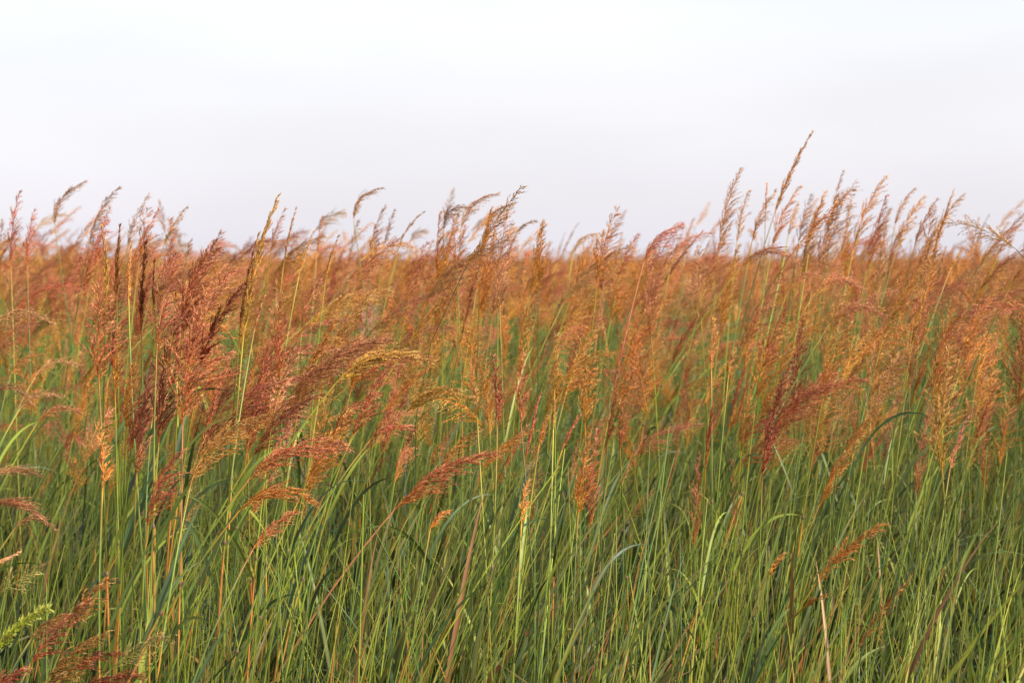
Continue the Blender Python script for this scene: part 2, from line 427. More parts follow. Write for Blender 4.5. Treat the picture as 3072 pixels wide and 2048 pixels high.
# ------------------------------------------------------------------ the flowering stalks one can pick out in the photograph
# base px, base py, tip px, tip py, distance, pigment, form, bend, label, short name for neighbours
G_FRONT, G_SKY, G_MID = 'plumes of the near left clump', 'plumes standing against the sky', 'plumes in the middle of the field'
HEROES = [
    # the near clump on the left
    (297, 1150, 301, 835, 3.20, 'red', 'f', .02, 'upright fluffy red plume, leftmost big plume of the near clump', 'the leftmost big red plume', 1.0),
    (318, 900, 303, 674, 3.35, 'gold', 'n', -.03, 'slim golden spike rising straight above the leftmost big red plume', None, 1),
    (350, 905, 360, 672, 3.40, 'brown', 'n', .02, 'slim dark brown golden spike crossing the skyline, second spike of the near clump', 'the second dark spike', 1),
    (386, 900, 392, 735, 3.45, 'gold', 'n', .02, None, None, 1),
    (424, 1000, 437, 720, 3.35, 'maroon', 'n', .02, 'tall slim maroon spike in the middle of the near left clump', 'the tall maroon spike', 1),
    (460, 925, 463, 780, 3.30, 'maroon', 'n', .01, 'short dark maroon spike between two fluffy plumes of the near clump', None, 1),
    (470, 1066, 530, 750, 3.18, 'pink', 'f', .05, 'fluffy pink plume with yellow base and golden tip in the near clump', 'the yellow based pink plume', 1),
    (545, 1010, 650, 724, 3.28, 'red', 'f', .10, 'fluffy red plume with a golden tip bending right across the skyline', 'the golden tipped red plume', .85),
    (548, 1276, 692, 808, 3.15, 'red', 'f', .10, 'longest fluffy red plume of the near clump on a dark red stem', 'the longest fluffy red plume', 1.15),
    (600, 1112, 742, 848, 3.22, 'maroon', 'm', .10, 'dense dark maroon plume leaning right over the longest fluffy red plume', 'the leaning dark maroon plume', .8),
    (730, 1010, 835, 585, 3.35, 'gold', 'n', .05, 'tall golden brown spike of the near clump reaching highest above the skyline', 'the tall golden brown spike', 1.3),
    (716, 1040, 775, 700, 3.45, 'brown', 'n', .03, 'slim brown spike beside the foot of the tall golden brown spike', None, 1),
    (764, 985, 792, 888, 3.30, 'maroon', 'n', .03, None, None, 1),
    (850, 800, 888, 624, 4.0, 'tan', 'n', .03, None, None, 1),
    (896, 830, 942, 690, 3.9, 'gold', 'n', .04, None, None, 1),
    (975, 850, 1016, 704, 4.0, 'gold', 'n', .05, None, None, 1),
    (308, 1475, 293, 1268, 3.10, 'orange', 'm', -.05, 'short orange plume low on the left edge of the near clump', 'the low orange plume', 1),
    (378, 1290, 400, 1090, 3.25, 'orange', 'm', .03, None, None, 1),
    (395, 1330, 430, 1180, 3.3, 'red', 'f', .04, None, None, 1),
    (345, 1180, 352, 980, 3.4, 'orange', 'm', .02, None, None, .9),
    (455, 1270, 500, 1100, 3.4, 'pink', 'f', .06, None, None, .9),
    (530, 1120, 545, 900, 3.5, 'red', 'm', .03, None, None, .9),
    (440, 1582, 548, 1350, 3.02, 'red', 'a', .12, 'red plume fanned to the right by wind, low in the near clump', 'the wind fanned red plume', .9),
    (570, 1462, 805, 1248, 3.00, 'brown', 'a', .20, 'dark brown plume arching far right with ragged drooping side tufts', 'the dark arching plume', 1),
    (745, 1440, 1048, 1338, 3.05, 'red', 'a', .20, 'red plume swept right with a pale horizontal tip above the orange arch', 'the red swept plume', .9),
    (716, 1534, 950, 1512, 3.00, 'orange', 'a', .30, 'orange plume bowed over into a low arch, tip drooping right', 'the low orange arch', .9),
    (757, 1650, 895, 1532, 2.95, 'red', 'a', .12, 'short red fan of spikelets, lowest plume of the near clump', 'the lowest red fan', .9),
    (812, 1295, 890, 1050, 3.25, 'pink', 'f', .06, 'broad fluffy pink plume right of the near clump, very open', 'the broad pink plume', 1.2),
    (835, 1260, 1165, 1010, 3.30, 'pink', 'a', .14, 'salmon pink plume leaning far right over the broad pink plume', 'the far leaning pink plume', .75),
    (1005, 1152, 1288, 1081, 3.15, 'gold', 'a', .22, 'golden plume arching over almost level, tip pointing right', 'the level golden plume', .8),
    (1215, 1242, 1422, 1198, 3.15, 'gold', 'a', .28, 'short golden pink plume bowed over level right of the level golden plume', 'the short bowed plume', .8),
    (1182, 1530, 1486, 1358, 3.05, 'red', 'a', .12, 'vivid red plume on a long red slanting stem, low centre', 'the vivid red slanting plume', .9),
    (990, 1330, 1120, 1180, 3.3, 'red', 'a', .14, None, None, 1),
    (1110, 1320, 1240, 1290, 3.2, 'red', 'a', .22, None, None, .8),
    (900, 1200, 1010, 960, 3.5, 'orange', 'm', .08, None, None, 1),
    (960, 1180, 1100, 900, 3.7, 'gold', 'm', .10, None, None, 1),
    (1050, 1180, 1180, 960, 3.8, 'orange', 'm', .10, None, None, 1),
    (905, 1000, 960, 830, 3.9, 'pink', 'f', .06, None, None, 1),
    # against the sky, left
    (33, 800, 60, 572, 4.9, 'red', 'm', .05, 'leftmost thick red plume standing against the sky', 'the leftmost sky plume', 1.2),
    (82, 800, 104, 630, 5.0, 'red', 'm', .05, None, None, 1),
    (165, 680, 259, 545, 5.4, 'tan', 'a', .25, 'thin tan plume nodding right alone against the sky at left', 'the lone nodding plume', .6),
    (268, 730, 358, 563, 5.2, 'tan', 'm', .10, 'tan plume leaning right against the sky above the leftmost big red plume', None, 1),
    (383, 745, 443, 585, 4.8, 'lav', 'm', .06, 'pale mauve plume against the sky above the near clump', 'the pale mauve plume', 1),
    (418, 780, 478, 626, 4.8, 'red', 'm', .08, None, None, 1),
    (490, 745, 562, 620, 5.0, 'tan', 'm', .08, None, None, .9),
    (812, 760, 855, 624, 5.4, 'pink', 'm', .05, None, None, 1),
    (950, 760, 968, 650, 6.0, 'pink', 'm', .03, None, None, 1),
    # against the sky, centre
    (1062, 665, 1150, 563, 5.6, 'tan', 'a', .32, 'thin tan plume bent over like a hook against the central sky', 'the hooked tan plume', .5),
    (1048, 790, 1074, 662, 5.6, 'lav', 'f', .03, None, None, .8),
    (1110, 770, 1157, 616, 5.4, 'pink', 'm', .08, None, None, 1),
    (1153, 735, 1184, 628, 5.6, 'lav', 'm', .04, None, None, .8),
    (1194, 750, 1273, 634, 5.2, 'tan', 'n', .12, None, None, 1),
    (1067, 855, 1199, 720, 4.3, 'pink', 'f', .12, None, None, 1),
    (1317, 855, 1320, 633, 4.7, 'orange', 'm', .03, 'upright orange plume, leftmost thick plume of the central skyline group', 'the upright orange plume', 1),
    (1370, 815, 1360, 640, 4.8, 'pink', 'f', .0, 'spreading pink plume with pale spikelets in the central skyline group', None, 1),
    (1440, 850, 1476, 620, 4.6, 'orange', 'n', .04, 'dense dark orange plume pointing up in the central skyline group', 'the dense dark orange plume', 1.5),
    (1494, 860, 1531, 620, 4.7, 'pink', 'f', .05, 'fluffy upright central pink plume, right of the dense dark orange plume', 'the central pink plume', 1),
    (1330, 690, 1410, 622, 5.2, 'tan', 'a', .25, None, None, .7),
    (1383, 690, 1495, 581, 5.0, 'tan', 'a', .25, 'curved tan plume arching highest over the central skyline group', 'the highest central arch', .6),
    (1463, 680, 1540, 612, 5.1, 'brown', 'a', .22, None, None, .6),
    (1540, 720, 1610, 663, 5.3, 'brown', 'a', .22, None, None, .6),
    (1616, 855, 1630, 663, 4.5, 'orange', 'm', .02, 'pointed orange plume with a yellow foot standing alone at skyline centre', 'the lone pointed orange plume', 1),
    (1790, 860, 1853, 624, 4.5, 'orange', 'f', .05, 'broad bushy orange plume against the sky right of centre', 'the bushy orange plume', 1),
    (1720, 760, 1800, 700, 5.4, 'tan', 'a', .25, None, None, .6),
    (1930, 790, 2050, 672, 4.5, 'red', 'a', .16, 'coppery plume arching right on a thin red slanting stem', 'the arching coppery plume', .8),
    (2010, 800, 2130, 700, 5.0, 'pink', 'a', .22, None, None, .9),
    (1860, 830, 1915, 700, 5.2, 'red', 'm', .06, None, None, 1),
    # against the sky, right
    (2155, 760, 2221, 505, 5.1, 'orange', 'm', .05, 'orange plume, first tall one left of the tallest plume', 'the first tall orange plume', .9),
    (2210, 730, 2247, 570, 5.2, 'tan', 'm', .04, None, None, 1),
    (2255, 730, 2329, 570, 5.1, 'orange', 'm', .08, None, None, 1),
    (2322, 645, 2437, 396, 5.0, 'orange', 'n', .04, 'tallest plume in the field, golden orange, high against the sky', 'the tallest plume', 1.4),
    (2296, 640, 2300, 548, 5.4, 'orange', 'n', .01, None, None, 1),
    (2315, 750, 2402, 558, 5.0, 'orange', 'm', .08, None, None, 1),
    (2364, 710, 2392, 608, 5.4, 'tan', 'm', .03, None, None, 1),
    (2395, 730, 2434, 582, 5.2, 'lav', 'f', .03, 'pale mauve open plume with a dark tip right of the tallest plume', None, .8),
    (2430, 730, 2478, 575, 4.9, 'orange', 'm', .05, 'dense orange plume on a thick green stalk right of the tallest plume', 'the thick stalked orange plume', .9),
    (2482, 760, 2568, 543, 5.3, 'lav', 'f', .06, 'airy pale mauve plume leaning right against the sky', 'the airy mauve plume', 1),
    (2500, 640, 2528, 512, 5.5, 'lav', 'm', .03, None, None, .8),
    (2560, 750, 2659, 529, 5.0, 'orange', 'm', .07, 'long orange plume with dark tip on a slanting green stem', 'the long slanting orange plume', 1),
    (2614, 780, 2672, 626, 5.2, 'gold', 'm', .06, None, None, 1),
    (2684, 680, 2745, 565, 5.6, 'tan', 'm', .10, 'thin olive tan plume high against the right sky', 'the thin olive plume', .8),
    (2690, 745, 2773, 590, 5.2, 'gold', 'm', .07, None, None, 1),
    (2742, 745, 2814, 594, 5.2, 'pink', 'm', .07, None, None, 1),
    (2776, 770, 2891, 585, 5.2, 'tan', 'm', .08, 'long tan pink plume leaning right, last high one before the right edge', 'the last high leaning plume', 1),
    (2990, 775, 3071, 660, 5.2, 'orange', 'm', .08, None, None, 1),
    (2940, 870, 3074, 748, 4.7, 'pink', 'm', .10, None, None, 1),
    (3025, 870, 3090, 775, 4.0, 'gold', 'm', .05, None, None, 1),
    (2848, 815, 2892, 743, 4.7, 'orange', 'n', .06, None, None, 1),
    (2645, 1030, 2812, 752, 3.9, 'gold', 'm', .09, 'big dark golden plume slanting up to the skyline at right', 'the big dark golden plume', .75),
    (2734, 1045, 2786, 852, 4.0, 'gold', 'n', .04, 'slim golden spike just right of the big dark golden plume', None, 1),
    (2222, 800, 2398, 796, 4.5, 'pink', 'a', .34, 'pinkish plume bowed into a shallow arch below the right skyline', 'the shallow pink arch', .8),
    (2436, 892, 2592, 872, 4.3, 'pink', 'a', .30, None, None, .8),
    (2484, 978, 2655, 950, 4.0, 'pink', 'a', .30, None, None, .8),
    (2360, 880, 2470, 820, 4.6, 'pink', 'a', .24, None, None, .8),
    (2880, 1070, 2960, 900, 4.2, 'orange', 'm', .06, None, None, 1),
    # middle of the field
    (1205, 1060, 1428, 815, 3.7, 'gold', 'n', .06, 'long narrow golden spike slanting right across the middle', 'the slanting golden spike', 1),
    (1058, 990, 1122, 858, 3.9, 'gold', 'n', .05, None, None, 1),
    (1500, 950, 1504, 768, 4.2, 'pink', 'f', .02, None, None, 1),
    (1492, 1281, 1477, 1062, 3.45, 'maroon', 'm', -.03, 'upright dark coppery plume on a straight pale stem, centre', 'the upright dark coppery plume', .8),
    (1564, 1285, 1570, 1062, 3.45, 'red', 'm', .04, 'dark red orange plume right of the upright dark coppery plume', 'the dark red orange plume', .9),
    (1663, 1178, 1670, 1005, 3.55, 'gold', 'm', .02, 'yellow golden upright plume standing in green at centre', 'the yellow upright plume', .7),
    (1431, 1250, 1420, 1158, 3.5, 'gold', 'm', -.02, None, None, .9),
    (1755, 1282, 1774, 1070, 3.6, 'orange', 'f', .03, 'orange plume with a narrow golden foot right of the yellow upright plume', None, .8),
    (1860, 1352, 1862, 1205, 3.5, 'red', 'm', .02, 'small brick red upright plume with bare foot, right of centre', 'the small brick red plume', .9),
    (1822, 1335, 1845, 1195, 3.6, 'maroon', 'm', .03, None, None, .8),
    (1734, 1545, 1772, 1300, 3.25, 'orange', 'f', .03, 'wide open orange fan like a brush, low right of centre', 'the wide orange fan', .9),
    (1686, 1350, 1742, 1240, 3.5, 'red', 'n', .05, None, None, 1.6),
    (1617, 1335, 1642, 1245, 3.5, 'orange', 'm', .04, None, None, .8),
    (1564, 1572, 1580, 1440, 3.2, 'orange', 'm', .03, 'small young orange plume just opening among green stems, low centre', 'the small young orange plume', .8),
    (1660, 1290, 1665, 1200, 3.5, 'gold', 'n', .01, None, None, 1),
    (1330, 1400, 1440, 1290, 3.6, 'gold', 'a', .18, None, None, .8),
    (1290, 1590, 1345, 1530, 3.2, 'orange', 'a', .18, None, None, .8),
    (1445, 1420, 1600, 1290, 3.5, 'orange', 'a', .16, None, None, .6),
    (1700, 1170, 1800, 980, 4.0, 'gold', 'm', .08, None, None, .8),
    (2268, 1200, 2350, 940, 3.7, 'orange', 'f', .06, 'large golden orange plume in the right middle, feathery', 'the large feathery orange plume', 1),
    (2286, 1445, 2372, 1085, 3.5, 'maroon', 'm', .07, 'long dark maroon plume rising from green stems, right of centre', 'the long dark maroon plume', .55),
    (2300, 1350, 2595, 1138, 3.55, 'red', 'a', .24, 'red plume bending right at mid length beside the long dark maroon plume', 'the bending red plume', .7),
    (2453, 1526, 2622, 1226, 3.5, 'orange', 'm', .04, 'bright orange narrow plume slanting right alone in the green, right', 'the bright slanting orange plume', .6),
    (2116, 1410, 2153, 1155, 3.5, 'red', 'n', .03, 'slim dark red spike with golden tip among green stems', 'the slim dark red spike', 1.1),
    (2222, 1366, 2256, 1160, 3.6, 'orange', 'm', .03, 'sparse orange plume left of the long dark maroon plume', None, .8),
    (2470, 1184, 2562, 965, 3.9, 'orange', 'f', .07, 'golden orange feathery plume, right of the large feathery orange plume', 'the right feathery plume', 1),
    (2614, 1196, 2652, 995, 4.0, 'gold', 'f', .04, None, None, .9),
    (2730, 1120, 2752, 930, 4.1, 'gold', 'm', .03, None, None, .9),
    (2134, 1112, 2142, 955, 3.9, 'orange', 'm', .02, None, None, .9),
    (2183, 1148, 2207, 1025, 3.9, 'gold', 'm', .03, None, None, .9),
    (2848, 1418, 2904, 1250, 3.7, 'pink', 'm', .06, 'pinkish plume low among green blades near the right edge', 'the low pinkish plume', .7),
    (2873, 1135, 2995, 995, 3.9, 'orange', 'm', .12, None, None, .9),
    (2440, 1760, 2655, 1568, 3.0, 'orange', 'm', .08, 'ragged orange plume low in the green at right', 'the ragged low orange plume', .9),
    (2572, 1950, 2730, 1736, 2.95, 'brown', 'n', .05, 'orange brown narrow plume, lowest one at bottom right', 'the lowest brown plume', 1.8),
    (2410, 1822, 2486, 1782, 2.95, 'orange', 'n', .08, None, None, 2.0),
    (2300, 1740, 2350, 1660, 3.0, 'orange', 'm', .1, None, None, .8),
    # low on the left, bowed over
    (-40, 1190, 96, 1216, 3.5, 'tan', 'a', .40, None, None, .5),
    (-40, 985, 162, 972, 3.8, 'tan', 'a', .28, 'tan plume arched level, upper one of the bowed plumes at the left edge', 'the tan left edge arch', .6),
    (-50, 1440, 125, 1432, 3.3, 'tan', 'a', .18, None, None, .5),
    (-60, 1530, 135, 1568, 3.2, 'pink', 'a', .22, 'pink brown plume bowed over to the right at the left edge', 'the left edge bowed plume', .5),
    (40, 1590, 165, 1590, 3.4, 'tan', 'a', .40, None, None, .6),
    (-30, 1700, 60, 1655, 3.2, 'tan', 'n', .10, None, None, 1),
    (90, 1995, 270, 1800, 2.85, 'maroon', 'a', .10, 'matted dark red plume pressed low at the bottom left', 'the matted red plume', 1.2),
    (140, 2040, 320, 1900, 2.80, 'brown', 'a', .10, None, None, 1.2),
    (-40, 2080, 90, 2010, 2.75, 'maroon', 'a', .15, None, None, 1.2),
    (60, 2110, 240, 2020, 2.75, 'brown', 'a', .10, None, None, 1.2),
    (200, 2020, 380, 1960, 2.85, 'maroon', 'a', .14, None, None, 1.1),
    (210, 1880, 330, 1730, 2.95, 'brown', 'a', .10, None, None, 1.2),
    (90, 1920, 220, 1840, 3.0, 'brown', 'a', .16, None, None, 1.0),
    (230, 2080, 430, 2030, 2.8, 'maroon', 'a', .14, None, None, 1.0),
    (105, 1130, 230, 1090, 4.2, 'tan', 'a', .26, None, None, .8),
    (60, 1225, 190, 1190, 4.0, 'tan', 'a', .28, None, None, .8),
    (110, 1270, 245, 1235, 3.9, 'pink', 'a', .28, None, None, .8),
    (30, 1130, 130, 1060, 4.4, 'brown', 'a', .22, None, None, .9),
]
RED_STEM = {8: (.40, .13, .06), 26: (.34, .10, .05), 31: (.45, .15, .08)}
HEAD = []            # every stalk to be built: dict


def add_hero(k, h):
    bx, by, tx, ty, d, sch, form, bend, label, phrase, spread = h
    A = at(bx, by, d)
    T = at(tx, ty, d + rng.normal(.02, .05))
    L = np.linalg.norm(T - A)
    ax = (T - A) / L
    up = unit(np.cross(ax, np.array([0, 1.0, 0])))
    if up[2] < 0 and abs(bend) > .1:
        up = -up
    if abs(bend) <= .1:
        up = np.array([-ax[2], 0, ax[0]])
    B = (A + T) / 2 + up * bend * 1.5 * L - ax * L * (.25 * bend if bend > .15 else 0)
    lx = min(bx, tx)
    clump = 280 < bx < 900 and d < 3.4
    HEAD.append(dict(A=A, B=B, T=T, scheme=sch, form=form, label=label, phrase=phrase, spread=spread,
                     group=G_FRONT if d < 3.5 and bx < 950 else (G_SKY if ty < 760 else G_MID),
                     ripe=rng.uniform(.15, .3) if clump else (rng.uniform(.06, .2) if rng.random() < .3 else 0),
                     leaves=1 if by < 900 and d > 4.4 else 2, stemcol=None, shift=None,
                     c=((bx + tx) / 2, (by + ty) / 2), d=d))


for k, h in enumerate(HEROES):
    add_hero(k, h)
for h in HEAD:
    if h['label'] and ('red stem' in h['label'] or 'red slanting stem' in h['label']):
        h['stemcol'] = (.42, .15, .07)

# ------------------------------------------------------------------ the other stalks within about seven metres
SCH_P = ['orange', 'gold', 'pink', 'red', 'tan', 'maroon', 'brown', 'lav']
FORM_P = ['m', 'f', 'n', 'a']


def random_head(x, y, tipz, L):
    """axis of a wind-blown panicle with its tip near x, y, tipz"""
    form = rng.choice(FORM_P, p=[.40, .26, .14, .20])
    left = x / y < -.10
    p = np.array([.21, .19, .25, .11, .17, .02, .02, .03])
    if left:
        p = np.array([.20, .20, .26, .18, .08, .04, .03, .01])
    sch = rng.choice(SCH_P, p=p / p.sum())
    lean = abs(rng.normal(.34, .2)) if form != 'a' else rng.uniform(.7, 1.35)
    az = rng.normal(0, .55)
    dr = np.array([math.cos(az) * math.sin(lean), math.sin(az) * math.sin(lean), math.cos(lean)])
    T = np.array([x, y, tipz])
    A = T - dr * L
    bend = rng.uniform(.02, .09) if form != 'a' else rng.uniform(.16, .3)
    B = (A + T) / 2 + np.array([-dr[2] * .8, 0, max(.1, dr[0])]) * L * bend
    return A, B, T, sch, form


def tip_height(x, y):
    """how tall the plumes stand at x, y"""
    z = 1.48 + .10 * min(1, max(0, (y - 3.6) / 2.5)) + .05 * math.sin(x * 1.3 + y * .5)
    if x / y < -.20 and y < 5.0:
        z -= .30 * min(1, (5.0 - y) / 1.2)
    if x / y > -.12 and y < 4.4:
        z -= .05
    return z




def crowd(n, px, py, d, length, forms, schemes, lean=(.22, .16)):
    """n more stalks whose tips fall within a patch of the field"""
    for _ in range(n):
        dd = rng.uniform(*d)
        T = at(rng.uniform(*px), rng.uniform(*py), dd)
        form, sch = rng.choice(list(forms)), rng.choice(schemes)
        le = rng.normal(*lean) + (.5 if form == 'a' else 0)
        az = rng.normal(0, .5)
        dr = np.array([math.cos(az) * math.sin(le), math.sin(az) * math.sin(le), math.cos(le)])
        L = rng.uniform(*length)
        A = T - dr * L
        B = (A + T) / 2 + np.array([-dr[2] * .8, 0, max(.1, dr[0])]) * L * (rng.uniform(.02, .08) if form != 'a' else rng.uniform(.14, .26))
        (ax_, ay_), (tx_, ty_) = proj(A), proj(T)
        HEAD.append(dict(A=A, B=B, T=T, scheme=sch, form=form, label=None, phrase=None, spread=1,
                         group=G_FRONT if dd < 3.7 and tx_ < 1100 else (G_SKY if ty_ < 760 else G_MID),
                         ripe=rng.uniform(.15, .3) if dd < 3.7 and rng.random() < .6 else 0, leaves=1, stemcol=None, shift=None,
                         c=((ax_ + tx_) / 2, (ay_ + ty_) / 2), d=dd))


crowd(10, (290, 850), (820, 1130), (3.2, 3.7), (.20, .27), 'ffmmn', ['red', 'red', 'pink', 'orange', 'maroon'])
crowd(9, (850, 1250), (950, 1250), (3.2, 3.8), (.20, .28), 'fmaa', ['red', 'pink', 'orange', 'gold'], (.6, .2))
crowd(16, (2110, 2900), (560, 760), (4.7, 5.8), (.22, .30), 'mmfn', ['orange', 'orange', 'gold', 'pink', 'tan'])
crowd(10, (1230, 1640), (640, 780), (4.5, 5.4), (.20, .28), 'mmfn', ['orange', 'orange', 'gold', 'pink', 'red'])
crowd(6, (1700, 2100), (690, 800), (4.5, 5.4), (.20, .28), 'mfa', ['orange', 'red', 'pink', 'tan'])
crowd(6, (0, 700), (620, 760), (4.8, 5.8), (.20, .28), 'mmf', ['red', 'pink', 'tan', 'red'])
TOTAL = 300
hp = np.array([(h['A'] + h['T']) / 2 for h in HEAD])
tries = 0
while len(HEAD) < TOTAL and tries < 20000:
    tries += 1
    y = math.sqrt(rng.uniform(3.5 ** 2, 7.4 ** 2))
    x = rng.uniform(-.37, .37) * y
    z = tip_height(x, y) + rng.normal(0, .13)
    if y < 4.3 and rng.random() < .35:
        continue
    if x / y < -.19 and y < 4.2:
        continue
    L = rng.uniform(.20, .31)
    A, B, T, sch, form = random_head(x, y, z, L)
    mid = (A + T) / 2
    if min(np.linalg.norm((np.array([(h['A'] + h['T']) / 2 for h in HEAD]) - mid), axis=1)) < .09:
        continue
    ca, ct = proj(A), proj(T)
    c = ((ca[0] + ct[0]) / 2, (ca[1] + ct[1]) / 2)
    if not (15 < c[0] < 3057 and c[1] > 500):
        continue
    if ct[1] < 690 and not (2100 < ct[0] < 2900 or rng.random() < .35):
        continue
    if ct[1] < 560:
        continue
    HEAD.append(dict(A=A, B=B, T=T, scheme=sch, form=form, label=None, phrase=None, spread=1,
                     group=G_SKY if ct[1] < 760 else G_MID, ripe=0.12 if rng.random() < .2 else 0,
                     leaves=2 if y < 5 else 1, stemcol=None, shift=None, c=c, d=y))

# labels: every stalk without a hand-written one is told by its look and by the named plume nearest to it
ANCH = [h for h in HEAD if h['phrase']]
used = {}
for h in HEAD:
    if h['label']:
        used[h['label']] = 1
LOOK = {'f': 'fluffy', 'm': 'loose', 'n': 'slim', 'a': 'bowed'}


def direction(dx, dy):
    a = math.degrees(math.atan2(-dy, dx)) % 360
    return ['right of', 'above and right of', 'above', 'above and left of', 'left of', 'below and left of', 'below', 'below and right of'][int((a + 22.5) // 45) % 8]


pend = []
for h in HEAD:
    if not h['label']:
        a = min((q for q in ANCH if q is not h), key=lambda q: math.hypot(q['c'][0] - h['c'][0], q['c'][1] - h['c'][1]))
        dx, dy = h['c'][0] - a['c'][0], h['c'][1] - a['c'][1]
        far = ' behind' if h['d'] > a['d'] + .8 else ''
        pend.append((math.hypot(dx, dy), direction(dx, dy), a, h))
pend.sort(key=lambda q: q[0])
RANK = ['nearest', 'second nearest', 'third nearest', 'fourth nearest', 'fifth nearest', 'sixth nearest', 'seventh nearest', 'eighth nearest']
slot = {}
for dist, dr, a, h in pend:
    look = LOOK[h['form']] + ' ' + SCHEME[h['scheme']][3] + ' plume'
    key = (look, dr, a['phrase'])
    slot.setdefault(key, []).append(h)
for (look, dr, ph), hs in slot.items():
    for i, h in enumerate(hs):
        if len(hs) == 1:
            h['label'] = f'{look} {dr} {ph}'
        else:
            h['label'] = f'{look} {dr} {ph}, {RANK[i]}'

# three weeds at the foot of the field, bottom left
WEEDS = [(-10, 1950, 150, 1822, 2.7, 'lime', 'c', .10, 'bright lime green bristly foxtail spike curving right at bottom left', 'foxtail', 1.0, .002),
         (-10, 1790, 130, 1700, 2.95, 'weed', 'w', .06, 'airy straw coloured weed panicle at the left edge above the foxtail', 'weed panicle', 1.0, 0),
         (330, 2010, 520, 1900, 2.85, 'weed', 'w', .06, 'airy greenish weed panicle between the stems at the foot of the near clump', 'weed panicle', 1.0, 0)]
for bx, by, tx, ty, d, sch, form, bend, label, cat, spread, _ in WEEDS:
    A, T = at(bx, by, d), at(tx, ty, d)
    L = np.linalg.norm(T - A)
    B = (A + T) / 2 + np.array([-(T - A)[2], 0, (T - A)[0]]) / L * bend * 1.5 * L
    stalk(A, B, T, sch, form, label, None, 2, 0, spread, name='foxtail_grass' if form == 'c' else 'weed_panicle', cat=cat)

for h in HEAD:
    stalk(h['A'], h['B'], h['T'], h['scheme'], h['form'], h['label'], h['group'], h['leaves'], h['ripe'],
          h['spread'], h['shift'], h['stemcol'], lod=1.35 if h['d'] < 3.45 else (1.0 if h['d'] < 4.6 else .8))

# ------------------------------------------------------------------ pieces the wider field is sown with (library only, not in the scene)
LIB = {}


def lib(kind, mb):
    n = sum(1 for k in LIB if k.startswith(kind))
    nm = f'{kind}_{n:02d}'
    me = mb.mesh(nm, FIELD_MATS)
    LIB[nm] = bpy.data.objects.new(nm, me)


def field_stalk(mb, x, y, lod, h, leaves=2, side=0):
    L = rng.uniform(.20, .30)
    A, B, T, sch, form = random_head(side, 10, h, L)
    sh = np.array([x - A[0] + rng.uniform(.05, .18), y - A[1], 0])
    A, B, T = A + sh, B + sh, T + sh
    d0 = unit(B - A)
    G = np.array([x, y, 0])
    cv = culm_curve(G, A, d0, 9)
    g = STEMG[rng.integers(4)] * rng.uniform(.3, 1.0)
    tube(mb, cv, np.linspace(.0021, .0011, 9), g, 3, 2)
    seed_head(mb, mb, A, B, T, sch, form, lod, 0, 1, fat=1.0 if lod > .7 else 1.5)
    for k in range(leaves):
        i = 3 + k
        pts = leaf_pts(cv[i], out_dir(), rng.uniform(.25, .42), rng.uniform(.05, .7))
        blade(mb, pts, LEAF_W * rng.uniform(.005, .008), GREENS[rng.integers(6)] * rng.uniform(.8, 1.1), np.array([rng.normal(0, .6), -1, .4]), mat=3)


for k in range(28):
    mb = MB()
    field_stalk(mb, 0, 0, .75, rng.normal(1.58, .09), side=-2 if k < 14 else 0)
    lib('plume', mb)
for k in range(8):
    mb = MB()
    for j in range(11):
        field_stalk(mb, rng.uniform(-.5, .5), rng.uniform(-.5, .5), .42, rng.normal(1.57, .15), 1, side=-2 if k < 3 else 0)
    lib('swathe', mb)


def tuft(mb, n, hmax, culms, rad=.16, bright=0.0, wide=1.0, tone=.92, pale=(.32, 1.12)):
    for j in range(n):
        r, th = rad * math.sqrt(rng.random()), rng.uniform(0, 6.28)
        p0 = np.array([r * math.cos(th), r * math.sin(th), 0])
        ln = hmax * rng.uniform(.55, 1.08)
        lean = max(-.2, rng.normal(.26, .15))
        az = rng.normal(0, .7)
        o = np.array([math.cos(az), math.sin(az)])
        droop = rng.random() ** 3.0 * .9 if rng.random() < (.30 if wide < 1.2 else .8) else rng.uniform(0, .12)
        m1 = p0 + np.array([o[0] * lean * .25 * ln, o[1] * lean * .25 * ln, ln * .40])
        m2 = p0 + np.array([o[0] * lean * .62 * ln, o[1] * lean * .62 * ln, ln * .80])
        e = p0 + np.array([o[0] * (lean + droop * .45) * ln, o[1] * (lean + droop * .45) * ln, ln * (1 - droop * .55)])
        pts = bez((p0, m1, m2, e), 11)
        w = np.array([.5, .7, .82, .92, 1, 1, .96, .84, .62, .34, .03]) * rng.uniform(.0055, .0125) * wide
        u = rng.random()
        if u < .05:
            c = np.array([.30, .13, .04]) * rng.uniform(.6, 1.2)
        elif u < .05 + bright:
            c = np.array([.26, .30, .040]) * rng.uniform(.8, 1.1)
        else:
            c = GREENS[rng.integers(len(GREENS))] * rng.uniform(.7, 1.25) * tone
        tipc = np.linspace(0, 1, 11)[:, None] ** 4 * rng.choice([0, .5])
        blade(mb, pts, w, c * (1 - tipc) + np.array([.36, .25, .08]) * tipc, np.array([rng.normal(0, .9), -1, .4]), mat=3, twist=rng.normal(0, 1.0))
    for j in range(culms):
        r, th = rad * math.sqrt(rng.random()), rng.uniform(0, 6.28)
        p0 = np.array([r * math.cos(th), r * math.sin(th), 0])
        h = hmax * rng.uniform(.9, 1.2)
        lean = max(-.08, rng.normal(.14, .11))
        e = p0 + np.array([lean * h, rng.normal(0, .08) * h, h])
        cv = bez((p0, p0 + np.array([lean * .15 * h, 0, h * .5]), e), 16)
        g = STEMG[rng.integers(4)] * rng.uniform(*pale)
        nd = [h * rng.uniform(.62, .75), h * .4]
        col = culm_colours(cv[:, 2], nd, g, rng.choice([0.02, .02, .03, .16]))
        rr = rng.uniform(.0015, .0029)
        tube(mb, cv, np.linspace(rr * 1.2, rr * .35, 16), col, 4, 2)


